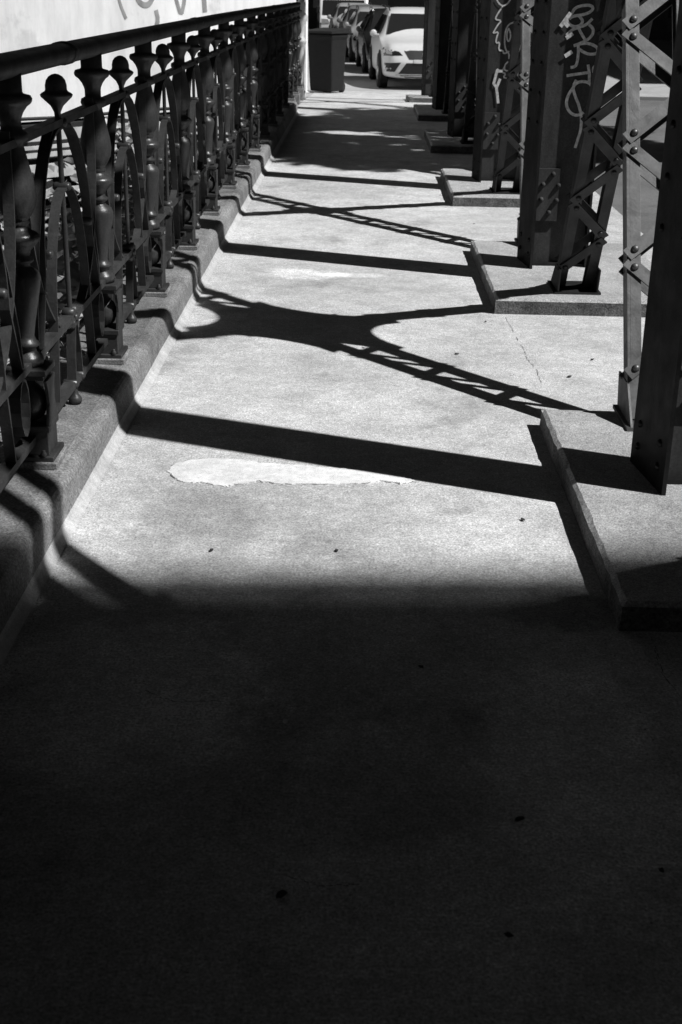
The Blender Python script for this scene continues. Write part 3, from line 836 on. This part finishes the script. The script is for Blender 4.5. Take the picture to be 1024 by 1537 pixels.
# ------------------------------------------------------------------ cars (front towards -Y)
def car(name, label, paint, L, W, H, suv, loc, rz, detail=True):
    """lofted body; x across, y length (front at 0), z up"""
    e = empty(name, loc, rz); tag(e, label, 'car', 'cars parked along the street')
    hw = W/2; hood = .62*H if suv else .60*H; belt = .64*H
    # stations: y, half width low, half width mid, z low, z shoulder, z top, half width top
    st = [(0.00, .62, .66, .30, .44, .50, .60), (.06, .80, .86, .22, .48, .58*1, .74), (.20, .92, .95, .20, .52, hood*.90/H*H, .80),
          (.55, .97, .99, .20, hood*.86, hood*.96, .82), (1.05, .99, 1.0, .2, hood*.93, hood*1.01, .84), (1.30, .99, 1.0, .2, belt, hood*1.06, .84),
          (2.00, 1, 1.0, .2, belt, H*.955, .70), (2.35, 1, 1.0, .2, belt, H*.995, .68), (3.0, 1, 1.0, .2, belt, H, .67), (3.5, .99, 1.0, .2, belt*1.02, H*.98, .66),
          (L-.35, .96, .98, .22, belt*1.03, H*.90, .66), (L-.08, .90, .93, .26, belt*1.02, H*.70, .70), (L, .80, .84, .34, belt*.9, H*.66, .66)]
    mb = MB(); vs = []; fs = []
    for (y, wl, wm, zl, zs, zt, wt) in st:
        zt = max(zt, zs+.02)
        half = [(wl*.93*hw, zl), (wl*hw, zl+.08), (wm*hw, (zl+zs)/2+.05), (wm*.985*hw, zs-.04), (wm*.95*hw, zs), (wt*hw*1.03, zt-.05), (wt*hw*.93, zt-.008), (wt*hw*.5, zt+.012)]
        ring = [(-x, y, z) for x, z in half]+[(x, y, z) for x, z in half[::-1]]
        # slightly rounded nose in plan
        ring = [(x, y+(.10*(abs(x)/hw)**3 if y < .5 else 0), z) for x, yy, z in [(a, b, c) for a, b, c in ring]]
        vs += ring
    n = 16
    for i in range(len(st)-1):
        for k in range(n-1): fs.append((i*n+k, i*n+k+1, (i+1)*n+k+1, (i+1)*n+k))
        fs.append((i*n+n-1, i*n, (i+1)*n, (i+1)*n+n-1))
    fs.append(tuple(range(n))[::-1]); fs.append(tuple((len(st)-1)*n+k for k in range(n)))
    mb.add(vs, fs, True)
    b = mb.build('body', paint, e)
    b.data.shade_smooth()
    sm = b.modifiers.new('sub', 'SUBSURF'); sm.levels = 1; sm.render_levels = 2
    # glass
    zc, zr = hood*1.06, H*.955
    def wy(z, o=-.035): return 1.30+(2.0-1.30)*(z-zc)/(zr-zc)+o
    mb = MB(); z0, z1 = zc+.015, zr-.045
    q = [(-hw*.80, wy(z0), z0), (hw*.80, wy(z0), z0), (hw*.655, wy(z1), z1), (-hw*.655, wy(z1), z1)]
    mb.prism(q, (0, .02, .0)); mb.build('windscreen', M['glass'], e)
    for sx in (-1, 1):
        for (ya, yb_) in ((1.62, 2.42), (2.50, 3.35)):
            mb = MB()
            ya2 = ya+(.36 if ya < 2 else .04); yb2 = yb_-(.02 if ya < 2 else .22)
            x0, x1 = sx*hw*.965, sx*hw*.735
            mb.prism([(x0, ya, belt+.03), (x0, yb_, belt+.03), (x1, yb2, H*.90), (x1, ya2, H*.90)], (sx*.012, 0, .004))
            mb.build('side_window', M['glass'], e)
    # wheels with arches
    for sx in (-1, 1):
        for yw in (.82, L-.80):
            rw = .335 if suv else .31
            ab = MB(); ab.lathe([(rw+.055, -.01), (rw+.055, .012)], (sx*(hw-.012)-(.001), yw, rw), 22, 'x'); ab.build('wheel_arch', M['black'], e)
            wb = MB(); wb.lathe([(rw*.6,-.1),(rw*.95,-.1),(rw,-.07),(rw,.07),(rw*.95,.1),(rw*.6,.1)], (sx*(hw-.075), yw, rw), 22, 'x')
            w = wb.build('wheel', M['rubber'], e)
            rb = MB(); rb.lathe([(.02,-.02),(rw*.62,-.012),(rw*.62,.012),(.02,.02)], (sx*(hw+.012), yw, rw), 16, 'x')
            for a in range(5):
                t = a*2*math.pi/5
                rb.beam((sx*(hw+.035), yw, rw), (sx*(hw+.03), yw+rw*.55*math.cos(t), rw+rw*.55*math.sin(t)), (.008, 0, 0), (0, -.03*math.sin(t), .03*math.cos(t)))
            rb.build('rim', M['chrome'] if detail else M['grey_paint'], w)
    # front face: grille, lamps, intakes laid on the body's own surface
    bpy.context.view_layer.update()
    ev = b.evaluated_get(bpy.context.evaluated_depsgraph_get())
    def fronty(x, z):
        ok, hit, nn, idx = ev.ray_cast(Vector((x, -2, z)), Vector((0, 1, 0)))
        return hit.y if ok else .4
    def plate(name2, q, mat, off=.006, par=None, nu=10, nv=4, dep=.03):
        """four corners (x, z): lower left, lower right, upper right, upper left"""
        m2 = MB(); vs = []; fs = []
        for jv in range(nv+1):
            for iu in range(nu+1):
                u, v = iu/nu, jv/nv
                x = (q[0][0]*(1-u)+q[1][0]*u)*(1-v)+(q[3][0]*(1-u)+q[2][0]*u)*v
                z = (q[0][1]*(1-u)+q[1][1]*u)*(1-v)+(q[3][1]*(1-u)+q[2][1]*u)*v
                vs.append((x, fronty(x, z)-off, z))
        w_ = nu+1; c_ = len(vs); fl = q[1][0] < q[0][0]
        vs += [(x, y+dep, z) for x, y, z in vs]
        for jv in range(nv):
            for iu in range(nu):
                a = jv*w_+iu; f_ = (a, a+1, a+w_+1, a+w_)
                fs.append(f_[::-1] if fl else f_)
        loop = [i_ for i_ in range(w_)]+[jv*w_+nu for jv in range(1, nv+1)]+[nv*w_+i_ for i_ in range(nu-1, -1, -1)]+[jv*w_ for jv in range(nv-1, 0, -1)]
        for a, b_ in zip(loop, loop[1:]+loop[:1]):
            f_ = (a, c_+a, c_+b_, b_); fs.append(f_[::-1] if fl else f_)
        m2.add(vs, fs); return m2.build(name2, mat, par or e)
    zb = hood; h8 = hw
    plate('grille', [(-.38*h8, zb*.62), (.38*h8, zb*.62), (.50*h8, zb*.80), (-.50*h8, zb*.80)], M['black'])
    plate('badge', [(-.07, zb*.67), (.07, zb*.67), (.07, zb*.76), (-.07, zb*.76)], M['chrome'], .012)
    plate('lower_intake', [(-.62*h8, zb*.33), (.62*h8, zb*.33), (.44*h8, zb*.55), (-.44*h8, zb*.55)], M['black'])
    plate('skid_plate', [(-.42*h8, zb*.235), (.42*h8, zb*.235), (.54*h8, zb*.30), (-.54*h8, zb*.30)], M['chrome'], .02)
    plate('bumper_base', [(-.86*h8, .20), (.86*h8, .20), (.9*h8, zb*.31), (-.9*h8, zb*.31)], M['black'], .01, None, 16, 3)
    for sx in (-1, 1):
        hl = plate('headlight', [(sx*.52*h8, zb*.70), (sx*.93*h8, zb*.68), (sx*.95*h8, zb*.84), (sx*.60*h8, zb*.77)], M['glass'], .008, None, 12, 4)
        plate('lamp', [(sx*.76*h8, zb*.715), (sx*.86*h8, zb*.715), (sx*.86*h8, zb*.775), (sx*.76*h8, zb*.77)], M['lamp'], .02, hl, 4, 3)
        plate('fog_intake', [(sx*.70*h8, zb*.37), (sx*.92*h8, zb*.37), (sx*.92*h8, zb*.54), (sx*.56*h8, zb*.56)], M['black'], .008)
        # mirrors
        m2 = MB(); m2.lathe([(.01,-.07),(.06,-.06),(.072,0),(.06,.05),(.01,.06)], (sx*(hw+.07), 1.62, belt+.05), 12, 'y'); m2.box((sx*(hw-.05), 1.6, belt+.0) if sx > 0 else (sx*(hw-.05)-.1, 1.6, belt), (sx*(hw-.05)+.1, 1.64, belt+.04) if sx > 0 else (sx*(hw-.05), 1.64, belt+.04))
        m2.build('mirror', paint, e, .01, 2)
        m2 = MB(); m2.sweep([(sx*hw*.66, 2.1, H*.965), (sx*hw*.665, 2.4, H+.02), (sx*hw*.655, 3.3, H+.02), (sx*hw*.64, 3.6, H*.97)], [(-.012,-.012),(.012,-.012),(.012,.012),(-.012,.012)]); m2.build('roof_rail', M['black'] if paint is not M['dark_paint'] else M['chrome'], e)
    # wipers / plate
    plate('number_plate', [(-.24, zb*.55), (.24, zb*.55), (.24, zb*.62), (-.24, zb*.62)], M['white_board'], .018)
    return e
gs = gz(30)-.002
car('parked_car', 'white parked car, nearest of the row, with slim headlights and black intakes', M['white_paint'], 4.1, 1.74, 1.50, True, (1.22, 26.9, gs), R(3.5))
car('parked_car', 'dark parked car with chrome roof rails right behind the white car', M['dark_paint'], 4.1, 1.70, 1.40, False, (.88, 31.7, gs), R(3.5))
car('parked_car', 'silver parked car, third in the row behind the dark car', M['silver_paint'], 4.0, 1.66, 1.36, False, (.50, 36.4, gs), R(3.5), False)
car('parked_car', 'grey parked car, fourth in the row', M['grey_paint'], 4.0, 1.66, 1.36, False, (.20, 41.0, gs), R(3.5), False)
car('parked_car', 'pale parked car at the far end of the row in front of the van', M['silver_paint'], 4.0, 1.66, 1.36, False, (-.22, 45.6, gs), R(3.5), False)
# white van
vn = empty('parked_van', (-.75, 51, gs), R(3)); tag(vn, 'tall white van with a wide dark windscreen behind the row of cars', 'van')
mb = MB(); prof = [(0,.3),(0,.62),(.25,.78),(.55,.86),(.95,1.46),(1.3,1.74),(4.6,1.8),(4.8,1.7),(4.8,.3)]
mb.prism([(-.92, y, z) for y, z in prof], (1.84, 0, 0)); mb.build('body', M['white_paint'], vn, .07, 3)
mb = MB(); mb.prism([(-.80, .535, .90), (.80, .535, .90), (.76, .87, 1.40), (-.76, .87, 1.40)], (0, .05, .02)); mb.build('windscreen', M['glass'], vn)
for sx in (-1, 1):
    mb = MB(); mb.prism([(sx*.93, .9, .95), (sx*.93, 1.8, .95), (sx*.93, 1.8, 1.4), (sx*.93, 1.15, 1.4)], (sx*.004, 0, 0)); mb.build('side_window', M['glass'], vn)
    for yw in (.8, 3.9):
        mb = MB(); mb.lathe([(.2,-.1),(.33,-.1),(.34,0),(.33,.1),(.2,.1)], (sx*.86, yw, .34), 18, 'x'); mb.build('wheel', M['rubber'], vn)
    mb = MB(); mb.box((sx*.96-.07, .75, .95), (sx*.96+.07, .85, 1.2)); mb.build('mirror', M['black'], vn, .02, 2)
    mb = MB(); mb.prism([(sx*.55, -.012, .62), (sx*.86, -.012, .6), (sx*.86, -.012, .78), (sx*.6, -.012, .76)], (0, .02, 0)); mb.build('headlight', M['lamp'], vn)
mb = MB(); mb.box((-.5, -.012, .45), (.5, .02, .6)); mb.build('grille', M['black'], vn)

# ------------------------------------------------------------------ buildings in shade, and unseen blockers added to shade the foreground
def house(name, x0, x1, y0, y1, z0, h, mat, label, faces, rz=0, piv=(0, 0)):
    e = empty(name, (piv[0], piv[1], 0), rz); tag(e, label, 'building')
    mb = MB(); mb.box((x0, y0, z0), (x1, y1, z0+h)); mb.build('wall', mat, e)
    mb = MB(); mb.box((x0-.25, y0-.25, z0+h), (x1+.25, y1+.25, z0+h+.3)); mb.build('roof', mat, e)
    def win(a, b, c, d, nx, ny):
        mb = MB(); mb.box(a, b); w = mb.build('window', M['window'], e)
    for f in faces:
        nr_ = max(1, int((h-1)/3))
        if f in ('-x',):
            nn = int((y1-y0)/3)
            for c in range(nn):
                for r_ in range(nr_):
                    ya = y0+1+c*3; za = z0+1+r_*3
                    win((x0-.02, ya, za), (x0+.05, ya+1.1, za+1.7), 0, 0, 0, 0)
        if f == '-y':
            nn = int((x1-x0)/3)
            for c in range(nn):
                for r_ in range(nr_):
                    xa = x0+1+c*3; za = z0+1+r_*3
                    win((xa, y0-.02, za), (xa+1.1, y0+.05, za+1.7), 0, 0, 0, 0)
        if f == '+y':
            nn = int((x1-x0)/3)
            for c in range(nn):
                for r_ in range(nr_):
                    xa = x0+1+c*3; za = z0+1+r_*3
                    win((xa, y1-.05, za), (xa+1.1, y1+.02, za+1.7), 0, 0, 0, 0)
    return e
house('shaded_building', 13, 24, 28, 100, -.4, 9.5, M['darkwall'], 'dark shaded building across the road behind the truss', ['-x'])
house('street_building', -14, 16, 0, 12, -.4, 11, M['darkwall'], 'dark building closing the far end of the street behind the van', ['-y'], R(-28), (1, 66))
va = empty('railway_viaduct', (0, -12, 0)); va.location = (0, 0, 0)  # overhead mass added out of view to shade the foreground
tag(va, 'dark railway viaduct crossing high over the near end of the bridge behind the camera', 'viaduct')
ZV, YV = 20.0, -2.44
def shifted(m):
    m.v = [(x-15.3, y-YV, z) for x, y, z in m.v]; return m
va.location = (15.3, YV, 0); va.rotation_euler = (0, 0, R(3.5))
mb = MB(); mb.box((-34, -5.6, ZV), (34, YV-.12, ZV+1.2)); shifted(mb).build('deck', M['darkwall'], va)
mb = MB(); mb.box((-34, YV-.12, ZV-.25), (34, YV, ZV+.95)); shifted(mb).build('girder', M['darkwall'], va)
mb = MB(); mb.box((7, YV-.05, ZV+1.46), (25, YV-.01, ZV+1.5)); mb.box((7, YV-.05, ZV+1.0), (25, YV-.01, ZV+1.03))
for i in range(130): mb.box((7.05+i*.138, YV-.045, ZV+.94), (7.11+i*.138, YV-.015, ZV+1.47))  # bars added to soften the edge of the foreground shadow
shifted(mb).build('parapet_grille', M['steel'], va)
for xx in (-22, -9, 11, 24):
    mb = MB(); mb.box((xx-1.1, -5.3, -6), (xx+1.1, -3.2, ZV)); shifted(mb).build('pier', M['darkwall'], va)
house('rear_building', -30, 30, -52, -40, -6, 13, M['darkwall'], 'tall dark building behind the viaduct at the near end of the bridge', ['+y'])  # unseen block added to hold back light from the horizon

# ------------------------------------------------------------------ street tree across the road (shades the middle of the walkway)
tr = empty('street_tree', (6.5, 13.4, -.1)); tag(tr, 'broad leafy street tree across the road shading the middle of the walkway', 'tree')
mb = MB()
def limb(a, b, r0, r1, n=6):
    a, b = Vector(a), Vector(b); pts = [a.lerp(b, i/n)+Vector((rnd.uniform(-.06, .06), rnd.uniform(-.06, .06), 0))*(1 if 0 < i < n else 0) for i in range(n+1)]
    for i in range(n):
        ra, rb_ = r0+(r1-r0)*i/n, r0+(r1-r0)*(i+1)/n
        d = (pts[i+1]-pts[i]).normalized(); u = d.orthogonal().normalized(); w = d.cross(u)
        vs = [pts[i]+(u*math.cos(t)+w*math.sin(t))*ra for t in [q*math.pi/4 for q in range(8)]]+[pts[i+1]+(u*math.cos(t)+w*math.sin(t))*rb_ for t in [q*math.pi/4 for q in range(8)]]
        mb.add(vs, [(q, (q+1) % 8, 8+(q+1) % 8, 8+q) for q in range(8)], True)
limb((0, 0, -.1), (.1, .1, 5.0), .24, .17)
cl = []
rt = random.Random(21)
for i in range(26):
    a = rt.uniform(0, 6.28); rr = rt.uniform(.2, 1)**.5
    c = (3.0*rr*math.cos(a), 2.9*rr*math.sin(a), 8.7+rt.uniform(-1.7, 1.9)*(1-.5*rr))
    cl.append(c)
for c in cl[:14]: limb((.1, .1, 4.6+rt.uniform(-.6, .4)), c, .09, .02)
mb.build('trunk', M['bark'], tr)
pts = []
for c in cl:
    for _ in range(520):
        v = Vector((rt.gauss(0, 1), rt.gauss(0, 1), rt.gauss(0, 1))).normalized()*(rt.random()**.4)
        pts.append((c[0]+v.x*1.15, c[1]+v.y*1.1, c[2]+v.z*.8))
mb = MB(); leaves(mb, pts, .27, rt); mb.build('crown', M['treeleaf'], tr)

# ------------------------------------------------------------------ light
K, MS = .71, .39                 # ground shift of a shadow per metre of height: -K in x, +K*MS in y
hdir = Vector((1, -MS, 0)).normalized()
cot = K*math.sqrt(1+MS*MS); el = math.atan(1/cot)
to_sun = Vector((hdir.x*math.cos(el), hdir.y*math.cos(el), math.sin(el)))
sd = bpy.data.lights.new('sun', 'SUN'); sd.energy = 5.0; sd.angle = R(.6); sd.color = (1, 1, 1)
so = bpy.data.objects.new('sun', sd); COL.objects.link(so)
so.rotation_euler = (-to_sun).to_track_quat('-Z', 'Y').to_euler(); so.location = to_sun*60
w = bpy.data.worlds.new('World'); scn.world = w; w.use_nodes = True
nt = w.node_tree; bg = nt.nodes['Background']
sky = nt.nodes.new('ShaderNodeTexSky'); sky.sky_type = 'NISHITA'; sky.sun_disc = False
sky.sun_elevation = el; sky.sun_rotation = math.atan2(to_sun.x, to_sun.y)
sky.air_density = 1.0; sky.dust_density = .3; sky.ozone_density = 1.5
sep = nt.nodes.new('ShaderNodeSeparateColor')      # black and white picture through a red filter: the red part of the sky only
nt.links.new(sky.outputs['Color'], sep.inputs['Color'])
flt = math_(nt, 'MAXIMUM', math_(nt, 'SUBTRACT', sep.outputs['Red'], math_(nt, 'MULTIPLY', sep.outputs['Blue'], .35)), 0.0)
nt.links.new(flt, bg.inputs['Color']); bg.inputs['Strength'].default_value = .05

# ------------------------------------------------------------------ camera
cd = bpy.data.cameras.new('camera'); co = bpy.data.objects.new('camera', cd); COL.objects.link(co)
f, roll, hc = 1944.0, R(1.3), 1.6
dv = Vector((549-512, -20-768.5, f)).normalized()             # world Y in camera axes (x right, y down, z ahead)
gv = Vector((-math.sin(roll), math.cos(roll), 0)); dn = (gv-dv*gv.dot(dv)).normalized()
xv = dn.cross(dv)
rows = (xv, dv, -dn)
mat = Matrix(((rows[0][0], -rows[0][1], -rows[0][2], 0), (rows[1][0], -rows[1][1], -rows[1][2], 0), (rows[2][0], -rows[2][1], -rows[2][2], hc), (0, 0, 0, 1)))
co.matrix_world = mat
cd.sensor_fit = 'AUTO'; cd.sensor_width = 36; cd.lens = f/1537*36
cd.clip_start = .05; cd.clip_end = 400
cd.dof.use_dof = True; cd.dof.focus_distance = 5.6; cd.dof.aperture_fstop = 8.0
scn.camera = co
scn.view_settings.view_transform = 'Standard'; scn.view_settings.look = 'None'
scn.view_settings.exposure = -.07; scn.view_settings.gamma = 1
scn.render.resolution_x, scn.render.resolution_y = 682, 1024
